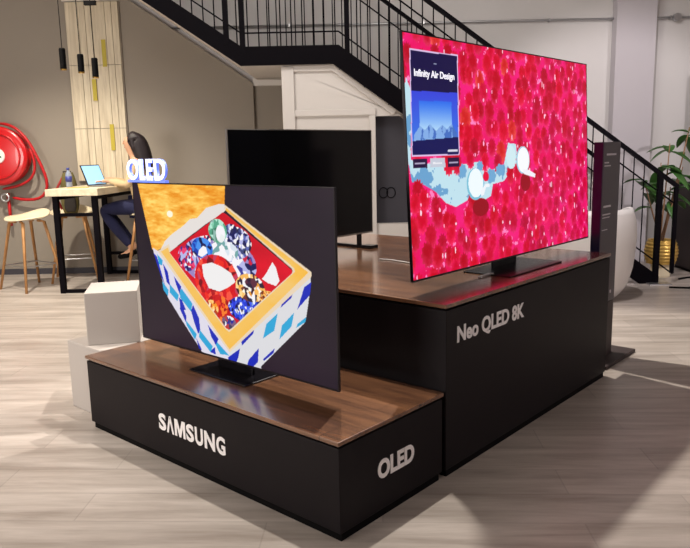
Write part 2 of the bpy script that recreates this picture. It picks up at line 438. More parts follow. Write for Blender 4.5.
# box sides
lf = [(0.1309, 0.4163), (0.5129, 0.9531), (0.517, 1.0237), (0.4263, 1.0227), (0.3608, 0.9967), (0.2428, 0.8124), (0.1764, 0.7036), (0.1112, 0.4546), (0.0997, 0.3996)]
P1.poly(lf, (216, 212, 226))
rf = [(0.5129, 0.9531), (0.9047, 0.4328), (0.8985, 0.5211), (0.876, 0.6825), (0.6681, 0.9886), (0.6718, 1.019), (0.5115, 1.0316)]
P1.poly(rf, (212, 212, 216))
B_, C_ = (22, 40, 176), (44, 160, 208)
for pts in [[(0.1251, 0.4361), (0.1591, 0.4715), (0.1532, 0.5046), (0.1334, 0.5002)]]: P1.poly(pts, C_)
for q in [[(0.158, 0.4881), (0.1862, 0.5395), (0.1948, 0.6268), (0.1746, 0.606)], [(0.2204, 0.558), (0.2622, 0.6175), (0.2512, 0.672), (0.2322, 0.6115)], [(0.1032, 0.4315), (0.124, 0.4527), (0.1555, 0.5937), (0.1648, 0.6327), (0.1412, 0.5733)], [(0.243, 0.6894), (0.2614, 0.7011), (0.2816, 0.759), (0.2534, 0.7656)], [(0.3252, 0.7167), (0.3547, 0.7909), (0.3589, 0.8613), (0.3447, 0.8924), (0.3242, 0.8171), (0.3109, 0.7565)], [(0.2492, 0.7063), (0.2828, 0.7994), (0.2759, 0.8375), (0.2459, 0.7611)], [(0.4019, 0.8187), (0.4581, 0.8913), (0.4405, 0.9327), (0.4186, 0.8903)], [(0.4146, 0.971), (0.4355, 0.9464), (0.4376, 0.9915), (0.4099, 0.9866)], [(0.3309, 0.9149), (0.3613, 0.9872), (0.3444, 0.9836)]]: P1.poly(q, B_)
for q in [[(0.1931, 0.6145), (0.244, 0.6735), (0.2336, 0.7153), (0.1897, 0.6684)], [(0.2617, 0.6263), (0.3205, 0.7079), (0.3029, 0.754), (0.255, 0.6787)], [(0.1467, 0.6042), (0.1832, 0.6545), (0.1769, 0.6952), (0.1512, 0.6596)], [(0.2535, 0.6341), (0.3214, 0.7126), (0.3106, 0.7609), (0.2503, 0.6879)], [(0.2767, 0.8228), (0.3366, 0.8946), (0.3258, 0.9345), (0.2795, 0.8555)], [(0.3549, 0.8624), (0.4235, 0.9463), (0.4099, 0.9866), (0.3483, 0.91)], [(0.449, 0.912), (0.5118, 0.9774), (0.4609, 0.9794), (0.4405, 0.9327)]]: P1.poly(q, C_)
for q in [[(0.5762, 0.8711), (0.6446, 0.7813), (0.6362, 0.812), (0.5787, 0.8961)], [(0.5029, 0.9886), (0.5678, 0.9163), (0.5574, 0.9714), (0.5404, 1.022), (0.5064, 1.0272)], [(0.6086, 0.9704), (0.6614, 0.8847), (0.6545, 0.9671), (0.6237, 1.0121), (0.5991, 1.0086)], [(0.6792, 0.9437), (0.7378, 0.8618), (0.7295, 0.894), (0.6837, 0.952)], [(0.8756, 0.4999), (0.9051, 0.4685), (0.8982, 0.5361), (0.843, 0.6246)], [(0.7774, 0.6027), (0.8261, 0.5443), (0.8198, 0.5689), (0.7708, 0.6317)]]: P1.poly(q, B_)
for q in [[(0.7029, 0.7367), (0.7563, 0.6661), (0.7378, 0.7658), (0.6835, 0.8243)], [(0.7736, 0.7277), (0.8293, 0.6437), (0.8159, 0.7215), (0.7599, 0.8076)], [(0.8427, 0.7006), (0.88, 0.6547), (0.876, 0.6825), (0.8348, 0.7251)]]: P1.poly(q, C_)
# rim
P1.poly([(0.1309, 0.4163), (0.2042, 0.3631), (0.2132, 0.4113), (0.5005, 0.8109), (0.5156, 0.8216), (0.5318, 0.8055), (0.8293, 0.4278), (0.8263, 0.4153), (0.5216, 0.1277), (0.5276, 0.1051), (0.9063, 0.4173), (0.9057, 0.4429), (0.5127, 0.9562)], (226, 206, 178))
m = P1.poly([(0.1516, 0.4167), (0.1967, 0.3857), (0.2064, 0.4247), (0.4974, 0.8206), (0.5151, 0.8336), (0.5313, 0.8174), (0.8386, 0.4278), (0.8349, 0.4087), (0.5293, 0.1343), (0.532, 0.1203), (0.8948, 0.4218), (0.5135, 0.938)], (240, 184, 70))
gg = P1.noise(8, 8)[..., None]
P1.C[m] = (np.array([240, 176, 50])*(1-gg)+np.array([232, 200, 140])*gg)[m]
# red lining
red = P1.poly([(0.513, 0.1477), (0.5304, 0.1548), (0.8261, 0.4205), (0.8278, 0.4359), (0.5292, 0.8062), (0.5131, 0.8193), (0.5004, 0.8139), (0.2039, 0.4157)], (214, 6, 28))
rd = P1.noise(6, 9)[..., None]; P1.C[red] = (np.array([170, 4, 26])*(1-rd)+np.array([236, 16, 44])*rd)[red]
def gem(e, pal, k, seed, edge=None, **kw):
    mm = P1.emask(e, **kw) & red; P1.facets(mm, pal, k, seed, edge); return mm
WH, NV, LB_, LV = (238, 236, 240), (22, 24, 84), (120, 150, 220), (176, 178, 226)
gem((0.471, 0.4336, 0.1964, 0.1515), [NV, WH, LV, (60, 60, 150), (200, 30, 60), WH, (150, 130, 190)], 190, 11)
gem((0.3061, 0.4348, 0.0522, 0.0792), [NV, (70, 40, 130), WH, LV, (190, 20, 60), (230, 60, 110)], 70, 12)
gem((0.5733, 0.3117, 0.0745, 0.0895), [WH, WH, NV, LV, (90, 100, 170), WH, (60, 70, 120), (20, 20, 50)], 120, 13)
gem((0.5106, 0.3648, 0.0723, 0.0573), [WH, WH, WH, (210, 220, 230), (110, 160, 160)], 26, 14)
gem((0.5511, 0.253, 0.0351, 0.0447), [LV, NV, (70, 90, 140), (40, 40, 80), WH], 34, 30)
gem((0.3942, 0.3629, 0.0579, 0.0621), [NV, (24, 60, 170), (40, 110, 210), (14, 20, 70), (70, 140, 230)], 30, 15)
P1.poly([(0.377, 0.377), (0.4003, 0.3504), (0.4164, 0.3542), (0.4227, 0.3884), (0.3914, 0.4163), (0.3698, 0.4076)], WH)
gem((0.4823, 0.2545, 0.048, 0.0684), [(130, 200, 170), (84, 160, 130), (176, 226, 206), (60, 120, 96), (140, 180, 170)], 34, 17)
gem((0.497, 0.27, 0.0238, 0.0489), [WH, (226, 232, 230)], 4, 18)
gem((0.6284, 0.6381, 0.0829, 0.0682), [NV, (90, 40, 110), (200, 40, 60), LV, (240, 200, 140), WH], 90, 20)
gem((0.463, 0.5455, 0.1177, 0.1535), [(206, 12, 26), (170, 8, 24), (230, 40, 30), (120, 6, 24), (240, 80, 60), (210, 16, 30), (190, 60, 90)], 110, 21)
gem((0.4678, 0.7212, 0.0698, 0.096), [(200, 20, 24), (232, 70, 30), (160, 8, 20), (240, 120, 40), (190, 10, 20)], 60, 22)
gem((0.4304, 0.7181, 0.0329, 0.0546), [(240, 150, 40), (250, 200, 120), (180, 60, 20), (255, 230, 190)], 24, 23)
gem((0.6072, 0.6826, 0.0891, 0.0747), [(30, 50, 210), (20, 30, 130), LB_, (60, 90, 230), (14, 14, 70), (30, 60, 200), WH], 110, 19)
gem((0.5178, 0.7739, 0.0366, 0.0357), [(30, 40, 150), WH, (120, 90, 120), (180, 60, 60), (60, 60, 90)], 22, 31)
P1.poly([(0.389, 0.461), (0.4442, 0.4406), (0.4959, 0.4585), (0.5408, 0.4854), (0.5614, 0.5329), (0.5217, 0.572), (0.476, 0.6044), (0.4203, 0.5949), (0.3937, 0.5285)], (232, 230, 230))
gem((0.6317, 0.5532, 0.0703, 0.0788), [(226, 150, 50), (60, 26, 40), WH, (250, 210, 140), (110, 50, 40), (40, 30, 60), (240, 180, 90), (250, 240, 220)], 80, 24)
gem((0.6376, 0.5242, 0.0289, 0.028), [(60, 30, 60), (90, 40, 60), (40, 24, 50)], 8, 33)
gem((0.7144, 0.6025, 0.0463, 0.0497), [(216, 120, 40), (250, 190, 100), (120, 50, 20), (240, 220, 190)], 36, 25)
P1.poly([(0.7419, 0.3919), (0.7565, 0.4215), (0.7699, 0.4885), (0.7534, 0.5184), (0.7176, 0.5091), (0.6906, 0.4923), (0.7151, 0.4499)], (234, 230, 232))

# --- flower field picture
P2 = Pic(560, 318, (236, 16, 104))
nz = P2.noise(9, 31, 1.7, 1); n2 = P2.noise(34, 32, 1.7, 1)
a = np.clip((nz-0.5)*3+0.5, 0, 1)[..., None]
P2.C = np.array([228, 10, 84])*(1-a)+np.array([242, 30, 122])*a
sp_ = n2 > 0.66; P2.C[sp_] = (252, 130, 190)
pond = [(-0.0036, 0.1476), (0.0235, 0.2232), (0.0114, 0.5034), (0.1289, 0.5341), (0.1953, 0.5377), (0.2661, 0.528), (0.2955, 0.5249), (0.3355, 0.5314), (0.3759, 0.5664), (0.4417, 0.5414), (0.4671, 0.4405), (0.5127, 0.446), (0.5211, 0.5654), (0.4801, 0.5778), (0.4392, 0.6238), (0.3791, 0.6331), (0.3667, 0.689), (0.3245, 0.7078), (0.2505, 0.6945), (0.193, 0.7189), (0.1488, 0.6956), (0.1073, 0.6435), (0.0587, 0.6092), (0.0115, 0.5928), (-0.0119, 0.4227)]
pm = P2.poly(pond, (190, 222, 234))
bl = P2.noise(14, 33, 1.7, 1); k = pm & (bl > 0.62); P2.C[k] = (106, 160, 204)
rows, cols = 13, 21
fl = []
for j in range(rows+1):
    for i in range(cols+1):
        u = (i+(0.5 if j % 2 else 0)+random.uniform(-.33, .33))/cols; v = (j+random.uniform(-.33, .33))/rows
        fl.append((v, u))
fl.sort()
fz = P2.noise(70, 34, 1.7, 1)
for v, u in fl:
    iu, iv = min(P2.nx-1, max(0, int(u*(P2.nx-1)))), min(P2.ny-1, max(0, int(v*(P2.ny-1))))
    if pm[iv, iu]: continue
    r = random.uniform(0.030, 0.041); ph = random.uniform(0, 6); k = random.choice((11, 13, 16))
    t = min(1, max(0, 0.85*(u-0.25)+0.35*(v-0.3)+random.uniform(-.3, .3)))
    base = (np.array([222, 2, 40])*(1-t)+np.array([234, 2, 84])*t)*random.uniform(0.9, 1.06)
    if random.random() < 0.06 and u < 0.5 and v < 0.6: base = np.array([234, 50, 40])
    e = (u, v, r*0.62, r*1.35)
    mk = P2.emask(e, wob=0.10, kk=k, ph=ph)
    dx, dy = (P2.U-e[0])/e[2], (P2.V-e[1]+0.012)/e[3]
    rr = np.clip(np.hypot(dx, dy), 0, 1.3)[..., None]
    f_ = np.clip(rr**2*0.62+(fz[..., None]-0.5)*0.9, 0, 1)
    c_ = (base*np.array([0.88, 0.6, 0.78]))*(1-f_)+(np.minimum(255, base+np.array([14, 46, 52])))*f_
    P2.C[mk] = c_[mk]
    for _ in range(random.choice((0, 0, 1, 1, 2))):
        a_ = random.uniform(0, 6.28); P2.ell((u+math.cos(a_)*r*0.5, v+math.sin(a_)*r*0.9, random.uniform(0.002, 0.0035), random.uniform(0.006, 0.016)), random.choice(((255, 176, 214), (252, 120, 180), (250, 214, 232))))
P2.ell((0.3134, 0.7346, 0.0404, 0.0419), (150, 14, 30)); P2.ell((0.564, 0.6391, 0.0304, 0.0459), (150, 10, 30))
for e in ((0.2314, 0.562, 0.0164, 0.0312), (0.3698, 0.5944, 0.0262, 0.033), (0.4188, 0.5691, 0.0218, 0.0288), (0.3148, 0.5442, 0.0151, 0.023)): P2.ell(e, (112, 166, 208), wob=0.1)
P2.ell((0.4821, 0.5091, 0.0263, 0.0587), (206, 232, 238))
P2.ell((0.2896, 0.6253, 0.0425, 0.0733), (120, 190, 214)); P2.ell((0.2922, 0.6209, 0.0366, 0.0665), (236, 246, 250))
P2.poly([(0.3161, 0.6555), (0.3426, 0.6276), (0.3607, 0.6315), (0.3628, 0.6459), (0.342, 0.6463), (0.3305, 0.6804), (0.3151, 0.6834)], (236, 240, 246))
P2.ell((0.5519, 0.5268, 0.0397, 0.0694), (150, 200, 220)); P2.ell((0.5543, 0.5269, 0.0349, 0.0635), (244, 246, 250))
P2.poly([(0.5507, 0.5721), (0.5871, 0.5794), (0.6273, 0.6027), (0.6237, 0.6207), (0.5925, 0.6106), (0.556, 0.5978)], (240, 236, 244))
P2.ell((0.3437, 0.5948, 0.0155, 0.0233), (226, 14, 60))
# information overlay
P2.poly([(0.024, 0.0599), (0.226, 0.0562), (0.2181, 0.4921), (0.0152, 0.489)], (216, 190, 232))
pn = P2.poly([(0.0276, 0.0648), (0.2222, 0.0619), (0.2142, 0.4866), (0.0189, 0.4835)], (24, 16, 66))
bz = P2.pmask([(0.0242, 0.2251), (0.219, 0.2198), (0.2151, 0.4374), (0.0198, 0.435)])
(vy0, vy1) = ([(0.0233, 0.2272)][0][1], [(0.0183, 0.435)][0][1])
f = np.clip((P2.V-vy0)/(vy1-vy0), 0, 1)[..., None]
gr = np.array([58, 70, 214])*(1-f)+np.array([60, 120, 226])*f
P2.C[bz] = gr[bz]
iz = P2.pmask([(0.0531, 0.2629), (0.19, 0.2605), (0.1869, 0.4003), (0.0513, 0.4007)])
(vy0, vy1) = ([(0.053, 0.265)][0][1], [(0.0513, 0.3987)][0][1])
f = np.clip((P2.V-vy0)/(vy1-vy0), 0, 1)[..., None]
gr = np.array([50, 110, 232])*(1-f)+np.array([190, 226, 246])*f
P2.C[iz] = gr[iz]
wv = P2.noise(40, 40, 2, 0.5)
mt = P2.pmask([(0.0274, 0.4028), (0.0527, 0.3661), (0.0722, 0.3821), (0.0937, 0.3571), (0.1177, 0.3858), (0.1443, 0.3602), (0.1655, 0.3768), (0.1886, 0.3549), (0.2098, 0.3936), (0.2128, 0.4374), (0.0261, 0.4351)])
P2.C[mt] = (70, 110, 190); mk = mt & (wv > 0.5); P2.C[mk] = (130, 170, 226)
P2.poly([(0.0206, 0.427), (0.2156, 0.4111), (0.2146, 0.4866), (0.0193, 0.4835)], (22, 22, 84))
P2.poly([(0.1665, 0.4669), (0.2094, 0.4663), (0.2095, 0.475), (0.1661, 0.4756)], (210, 210, 226))
P2.poly([(0.1185, 0.1045), (0.131, 0.1045), (0.1309, 0.1086), (0.1183, 0.1086)], (170, 180, 210))
P2.poly([(0.0194, 0.4997), (0.0755, 0.5004), (0.0755, 0.5395), (0.0193, 0.5387)], (40, 20, 60)); P2.poly([(0.0265, 0.5163), (0.0666, 0.517), (0.0663, 0.5236), (0.0263, 0.5228)], (170, 160, 190))
P2.poly([(0.0879, 0.5), (0.1519, 0.5009), (0.1522, 0.5397), (0.0876, 0.5381)], (196, 200, 214)); P2.poly([(0.0997, 0.5173), (0.1382, 0.5175), (0.1379, 0.5243), (0.0994, 0.5241)], (230, 230, 236))
P2.poly([(0.1634, 0.5005), (0.2159, 0.5008), (0.2163, 0.5406), (0.1636, 0.5403)], (40, 20, 60)); P2.poly([(0.1689, 0.518), (0.2098, 0.5182), (0.2095, 0.5252), (0.1687, 0.525)], (170, 160, 190))

# ------------------------------------------------------------------ televisions
def tv(label, base, rz, W, z0, z1, pic=None, strength=1.0, frame=M_bezel, stand='plate', plate=None, lean=0.0):
    t = thing('television', label, 'television', base, rz)
    z0 -= base[2]; z1 -= base[2]
    b = 0.006; H = z1-z0
    MB().box(-W/2+b, W/2-b, -0.006, 0.003, z0+b, z1-b).build('panel', M_tvback, t)
    fr = MB()
    fr.box(-W/2, W/2, -0.0085, 0.0045, z1-b, z1).box(-W/2, W/2, -0.0085, 0.0045, z0, z0+b+0.003)
    fr.box(-W/2, -W/2+b, -0.0085, 0.0045, z0+b+0.003, z1-b).box(W/2-b, W/2, -0.0085, 0.0045, z0+b+0.003, z1-b)
    fr.build('frame', frame, t)
    MB().box(-W*0.42, W*0.42, 0.003, 0.034, z0+0.05, z1-0.14).build('back_cover', M_tvback, t, bevel=0.008)
    if pic is not None:
        screen('screen', pic, W-2*b, H-2*b-0.003, z0+b+0.003, -0.0075, t, strength)
    else:
        MB().box(-W/2+b, W/2-b, -0.0075, -0.006, z0+b+0.003, z1-b).build('screen', M_off, t)
    zc = (z0+z1)/2
    for o in t.children:
        for v in o.data.vertices: v.co.y += lean*(v.co.z-zc)
    if plate:
        x0, x1, y0, y1 = plate
        s = MB(); s.prism([(x0, y0), (x1, y0), (x1, y1), (x0, y1)], 'z', 0.0, 0.008)
        o = s.build('stand_base', M_stand, t, bevel=0.003)
        MB().box(-0.13, 0.13, 0.034, 0.05, 0.006, z0+0.14).build('stand_neck', M_stand, t, bevel=0.003)
    return t
tv1 = tv('television showing a jewel box, standing on the low walnut plinth', PL(-0.962, 0.28, HA_), ANG, 1.445, 0.466, 1.311, P1, 1.08, plate=(-0.205, 0.215, -0.09, 0.13))
tv2 = tv('large television showing a red flower field, standing on the tall plinth', PL(-0.245, 1.722, HB), ANG+PI/2, 1.94, 0.857, 1.958, P2, 1.05, plate=(-0.30, 0.31, -0.16, 0.12), lean=0.05)
MB().box(-0.40, -0.27, -0.05, -0.03, 0.0, 0.012).build('stand_foot', M_chrome, tv2, bevel=0.002)
cap = fit_text('caption', 'Infinity Air Design', mat('caption_glow', rgb(240,240,250), emit=rgb(240,240,250), estr=1.0), tv2, -0.892, 0.9698, 0.3233, 0.0416, -0.0095, 0.001, 0.02)
for v in cap.data.vertices: v.co.y += 0.05*(v.co.z-(0.857+1.958)/2+HB)
tv3 = tv('switched-off black television at the back of the tall plinth', PL(-1.48, 1.38, HB), ANG+PI/2, 1.26, 0.885, 1.585, None, frame=M_silver)
for x in (-0.48, 0.50):
    f = MB().box(x-0.018, x+0.018, -0.10, 0.22, 0.0, 0.018).build('stand_foot', M_stand, tv3, bevel=0.004)
    MB().box(x-0.012, x+0.012, -0.005, 0.02, 0.016, 0.11).build('post', M_stand, f)
    MB().box(x-0.03, x+0.05, -0.12, -0.03, 0.0, 0.022).build('toe', M_stand, f, bevel=0.004)

# glowing letters on the top corner of the small television
M_glow = mat('lit_letter_face', rgb(226, 226, 255), emit=rgb(226, 228, 255), estr=1.25)
M_glowside = mat('lit_letter_side', rgb(110, 130, 230), emit=rgb(110, 134, 255), estr=0.8)
ol = thing('letter_sign', 'lit white letters with blue glowing sides on the television corner above the jewel box', 'sign', PL(-1.555, 0.285, 1.311), ANG)
for nm, ch, x0, w in (('letter', 'O', -0.178, 0.108), ('letter', 'L', -0.060, 0.050), ('letter', 'E', 0.004, 0.055), ('letter', 'D', 0.074, 0.096)):
    o = fit_text(nm, ch, M_glowside, ol, x0, 0.012, w, 0.108, 0.0, 0.014, 0.03)
    fit_text('letter_face', ch, M_glow, o, x0, 0.012, w, 0.108, -0.0085, 0.002, 0.02)
MB().box(-0.175, 0.17, -0.010, 0.010, 0.0, 0.012).build('base_bar', M_glowside, ol)

# white cable lying on the tall plinth behind the screen
cb = MB().tube([PL(-1.02+0.05*i, 1.52+0.012*math.sin(i), HB+0.004) for i in range(0, 9)], 0.004, 6).build('power_cable', M_chair, None, smooth=True)
tag(cb, 'thin white cable lying on the tall walnut plinth behind the flower television', 'cable')

# ------------------------------------------------------------------ totem beside the tall plinth
tt = thing('information_totem', 'tall graphite information totem behind the end of the tall plinth', 'totem', PL(-0.17, 2.83), ANG)
MB().box(-0.13, 0.135, -0.19, 0.34, 0.0, 0.025).build('base_plate', M_brown, tt, bevel=0.003)
MB().box(-0.03, 0.03, -0.118, 0.165, 0.025, 0.40).build('lower_panel', M_brown, tt, bevel=0.002)
MB().box(-0.03, 0.032, -0.118, 0.165, 0.405, 1.47).build('upper_panel', M_totem, tt, bevel=0.002)
MB().box(-0.03, 0.03, -0.124, -0.118, 0.405, 1.47).build('side_strip', M_totemb, tt)
for z, y0, w, h in ((1.385, -0.07, 0.16, 0.012), (1.335, -0.10, 0.07, 0.008), (1.315, -0.10, 0.10, 0.007), (1.05, -0.09, 0.12, 0.012), (1.00, -0.10, 0.13, 0.007), (0.98, -0.10, 0.12, 0.006), (0.90, -0.10, 0.09, 0.005)):
    MB().box(0.032, 0.0335, y0, y0+w, z, z+h).build('text_line', M_grtext, tt)
MB().lathe([(0.0,0.032),(0.012,0.032),(0.012,0.034),(0.0,0.034)], (0,0.09,0.47), 12, 'x').build('emblem', M_grtext, tt)

# ------------------------------------------------------------------ white boxes left of the low plinth
x0, x1, y0, y1 = -2.215, -1.842, 0.10, 0.66
c = PL((x0+x1)/2, (y0+y1)/2)
b1 = MB().box(-(x1-x0)/2, (x1-x0)/2, -(y1-y0)/2, (y1-y0)/2, 0.0, 0.40).build('display_cube', M_whitebox, None, bevel=0.004)
b1.location = c; b1.rotation_euler = (0, 0, ANG)
tag(b1, 'white block on the floor beside the low plinth, under the other block', 'display block')
b2 = MB().box(0, 0.285, 0, 0.34, 0.0, 0.30).build('display_cube', M_whitebox, None, bevel=0.004)
b2.location = (-1.455, 3.85, 0.40); b2.rotation_euler = (0, 0, 0.22)
tag(b2, 'white cube stacked on top of the floor block, left of the jewel box television', 'display block')

# ------------------------------------------------------------------ bar table
TZ = 1.115
tb = thing('bar_table', 'tall bar table with pale oak top and black steel legs, by the taupe wall', 'table', (-2.80, 8.05, 0))
def tp(x, y): return (x+2.80, y-8.05)
pts = [tp(-3.11, 7.40), tp(-2.56, 7.40), tp(-2.42, 8.74), tp(-2.97, 8.74)]
MB().prism(pts, 'z', TZ-0.075, TZ).build('tabletop', M_tabletop, tb, bevel=0.006)
legs = [tp(-3.03, 7.47), tp(-2.62, 7.47), tp(-2.50, 8.66), tp(-2.92, 8.66)]
for x, y in legs: MB().bar((x, y, 0), (x, y, TZ-0.075), 0.055).build('leg', M_steel, tb)
def rl(i, j, z, w=0.035):
    (a, b), (c_, d) = legs[i], legs[j]
    MB().bar((a, b, z), (c_, d, z), w).build('rail', M_steel, tb)
rl(0, 1, 0.02); rl(2, 3, 0.02); rl(0, 1, 0.84); rl(2, 3, 0.26); rl(2, 3, 0.84); rl(0, 3, TZ-0.10); rl(1, 2, TZ-0.10)

# ------------------------------------------------------------------ stools
def make_stool(label, loc, rz):
    t = thing('bar_stool', label, 'stool', loc, rz, 'bar stools at the tall table')
    def f(u, v):
        a = 2*PI*u; r = v
        x = 0.262*r*math.cos(a); y = 0.225*r*math.sin(a)
        z = 0.775+0.03*r**3*(math.cos(a)**2)+(0.10*max(0, math.sin(a))**2*r**4)
        return (x, y+0.01, z)
    m = MB()
    n, k = 28, 7
    cv = m.bm.verts.new(f(0, 0)); rings = [[m.bm.verts.new(f(i/n, (j+1)/k)) for i in range(n)] for j in range(k)]
    for i in range(n):
        m.bm.faces.new((cv, rings[0][i], rings[0][(i+1) % n]))
        for j in range(k-1): m.bm.faces.new((rings[j][i], rings[j+1][i], rings[j+1][(i+1) % n], rings[j][(i+1) % n]))
    m.build('seat', M_seat, t, smooth=True, solid=0.014)
    for sx, sy in ((-1,-1),(1,-1),(1,1),(-1,1)):
        MB().tube([(sx*0.05, sy*0.10, 0.755), (sx*0.13, sy*0.125, 0.745), (sx*0.255, sy*0.235, 0.0)], [0.016, 0.018, 0.014], 8).build('leg', M_oak, t, smooth=True)
    s = 0.185
    m = MB()
    cc = [(-s*1.06, -s*0.99, 0.27), (s*1.06, -s*0.99, 0.27), (s*1.06, s*0.99, 0.27), (-s*1.06, s*0.99, 0.27)]
    for a, b in zip(cc, cc[1:]+cc[:1]): m.tube([a, b], 0.007, 8)
    m.build('footrest', M_chrome, t)
    return t
s1 = make_stool('empty cream bar stool with oak legs beside the fire hose reel', (-3.51, 7.81, 0), math.radians(-35))
s2 = dup(s1, (-3.20, 8.33, 0), math.radians(15), 'cream bar stool holding the backpack left of the tall table')
s3 = dup(s1, (-2.22, 8.12, 0), math.radians(-95), 'cream bar stool with the woman seated on it, right of the tall table')

# backpack
bp = thing('backpack', 'olive and dark brown backpack resting on a stool behind the tall table', 'backpack', (-3.19, 8.28, 0.795), 0.2)
def bag_shape(w, d, h, p=3.0):
    m = MB(); n, k = 24, 10; rings = []
    for j in range(k+1):
        v = j/k; s = (1-abs(2*v-1)**p*0.35)*(1-0.25*v)
        rings.append([m.bm.verts.new((w*s*math.copysign(abs(math.cos(a))**0.7, math.cos(a)), d*s*math.copysign(abs(math.sin(a))**0.7, math.sin(a)), h*v)) for a in [2*PI*i/n for i in range(n)]])
    for a, b in zip(rings, rings[1:]):
        for i in range(n): m.bm.faces.new((a[i], a[(i+1) % n], b[(i+1) % n], b[i]))
    m.bm.faces.new(rings[0][::-1]); m.bm.faces.new(rings[-1]); return m
bag_shape(0.11, 0.085, 0.47).build('body', M_bag, bp, smooth=True)
o = bag_shape(0.075, 0.03, 0.22).build('pocket', M_bagd, bp, smooth=True); o.location = (0.015, -0.095, 0.02)
MB().tube([(-0.09, -0.03, 0.05), (-0.13, -0.05, 0.16), (-0.12, -0.05, 0.30), (-0.06, -0.02, 0.41)], 0.014, 8).build('shoulder_strap', M_redcloth, bp, smooth=True)
MB().tube([(-0.04, 0, 0.42), (-0.05, 0, 0.48), (0.03, 0, 0.48), (0.04, 0, 0.42)], 0.009, 8).build('handle', M_bagd, bp, smooth=True)

# bottle on table
bt = thing('water_bottle', 'clear water bottle with a blue label standing on the tall table', 'bottle', (-3.00, 7.80, TZ))
MB().lathe([(0.001,0),(0.032,0),(0.033,0.02),(0.033,0.13),(0.028,0.155),(0.014,0.175),(0.013,0.19)], n=20).build('body', M_plastic, bt, smooth=True)
MB().lathe([(0.0335,0.06),(0.0345,0.06),(0.0345,0.12),(0.0335,0.12)], n=20).build('label_band', M_blue, bt, smooth=True)
MB().lathe([(0.001,0.188),(0.016,0.188),(0.016,0.212),(0.001,0.212)], n=16).build('cap', M_blue, bt, smooth=True)
# folded paper on table
pp = MB().box(-0.12, 0.10, -0.08, 0.08, 0.0, 0.006).build('notebook', mat('tan_paper', rgb(214, 170, 96), 0.7), None, bevel=0.002)
pp.location = (-2.84, 7.66, TZ); pp.rotation_euler = (0, 0, 0.3)
tag(pp, 'thin tan notebook lying on the tall table beside the bottle', 'notebook')
# laptop
lp = thing('laptop', 'open laptop with a pale blue lit screen on the tall table before the woman', 'laptop', (-2.74, 7.95, TZ), -0.45)
MB().box(-0.01, 0.20, -0.14, 0.14, 0.0, 0.014).build('keyboard_base', M_silver, lp, bevel=0.003)
sc = MB().prism([(-0.012, 0.012), (-0.004, 0.016), (-0.10, 0.235), (-0.108, 0.231)], 'y', -0.14, 0.14).build('lid', M_bezel, lp)
MB().prism([(-0.0065, 0.024), (-0.005, 0.0245), (-0.0945, 0.2265), (-0.096, 0.226)], 'y', -0.13, 0.13).build('display', mat('laptop_screen', rgb(150, 200, 235), emit=rgb(150, 200, 235), estr=0.75), sc)

# ------------------------------------------------------------------ woman
def skin_mesh(name, m, chains, parent, sub=2, root=0):
    """chains: list of [(point, radius), ...]; a repeated point joins chains"""
    vs, rs, es, idx = [], [], [], {}
    for ch in chains:
        prev = None
        for p, r in ch:
            key = tuple(round(c_, 4) for c_ in p)
            if key not in idx: idx[key] = len(vs); vs.append(p); rs.append(r)
            i = idx[key]
            if prev is not None: es.append((prev, i))
            prev = i
    me = bpy.data.meshes.new(name); me.from_pydata(vs, es, []); o = bpy.data.objects.new(name, me); COL.objects.link(o)
    o.modifiers.new('Skin', 'SKIN'); sv = me.skin_vertices[0].data
    for i, r in enumerate(rs):
        rr = r if isinstance(r, tuple) else (r, r)
        sv[i].radius = rr; sv[i].use_root = (i == root)
    o.modifiers['Skin'].use_smooth_shade = True
    ss = o.modifiers.new('Sub', 'SUBSURF'); ss.levels = sub; ss.render_levels = sub
    dg = bpy.context.evaluated_depsgraph_get(); dg.update()
    me2 = bpy.data.meshes.new_from_object(o.evaluated_get(dg)); bpy.data.objects.remove(o)
    me2.materials.clear(); me2.materials.append(m); me2.name = name
    for p in me2.polygons: p.use_smooth = True; p.material_index = 0
    o = bpy.data.objects.new(name, me2); COL.objects.link(o); o.parent = parent
    return o
# local frame: she faces -x; origin on the floor below the seat
wm = thing('person', 'seated woman with long dark hair, cream top and navy trousers using a laptop', 'person', (-2.30, 8.10, 0), 0.10)
HIPZ = 0.88
def arm(sy, hx, hy, hz):
    sh = (-0.03, sy*0.165, 1.33); el = (-0.10, sy*0.225, 1.10 if sy > 0 else 1.12); wr = (hx+0.07, hy, hz+0.012)
    return sh, el, wr
body = []
spine = [((0.02, 0, HIPZ), 0.12), ((0.0, 0, HIPZ+0.16), 0.105), ((-0.02, 0, HIPZ+0.32), 0.115), ((-0.035, 0, HIPZ+0.46), 0.10), ((-0.05, 0, HIPZ+0.53), 0.05), ((-0.075, 0, HIPZ+0.59), 0.048),
         ((-0.085, 0, 1.545), 0.075), ((-0.08, 0, 1.61), 0.088), ((-0.075, 0, 1.66), 0.06)]
body.append(spine)
hands = {}
for sy, hx, hy, hz in ((-1, -0.42, -0.09, TZ+0.045), (1, -0.43, 0.10, TZ+0.06)):
    sh, el, wr = arm(sy, hx, hy, hz)
    palm = (hx+0.01, hy, hz+0.005)
    body.append([((-0.035, 0, HIPZ+0.46), 0.10), (sh, 0.052), (tuple((sh[i]+el[i])/2 for i in range(3)), 0.043), (el, 0.038), (tuple((el[i]+wr[i])/2 for i in range(3)), 0.033), (wr, 0.023), (palm, (0.020, 0.034))])
    hands[sy] = (wr, palm)
    kn = (-0.43, sy*0.09, 0.845); ft = (-0.13, sy*0.09, 0.40)
    body.append([((0.02, 0, HIPZ), 0.12), ((-0.03, sy*0.085, HIPZ-0.01), 0.085), ((-0.24, sy*0.095, HIPZ-0.015), 0.072), (kn, 0.056), ((-0.29, sy*0.09, 0.63), 0.05), (ft, 0.034), ((-0.20, sy*0.095, 0.335), 0.032), ((-0.28, sy*0.10, 0.315), 0.022)])
skin_mesh('body', M_skin, body, wm)
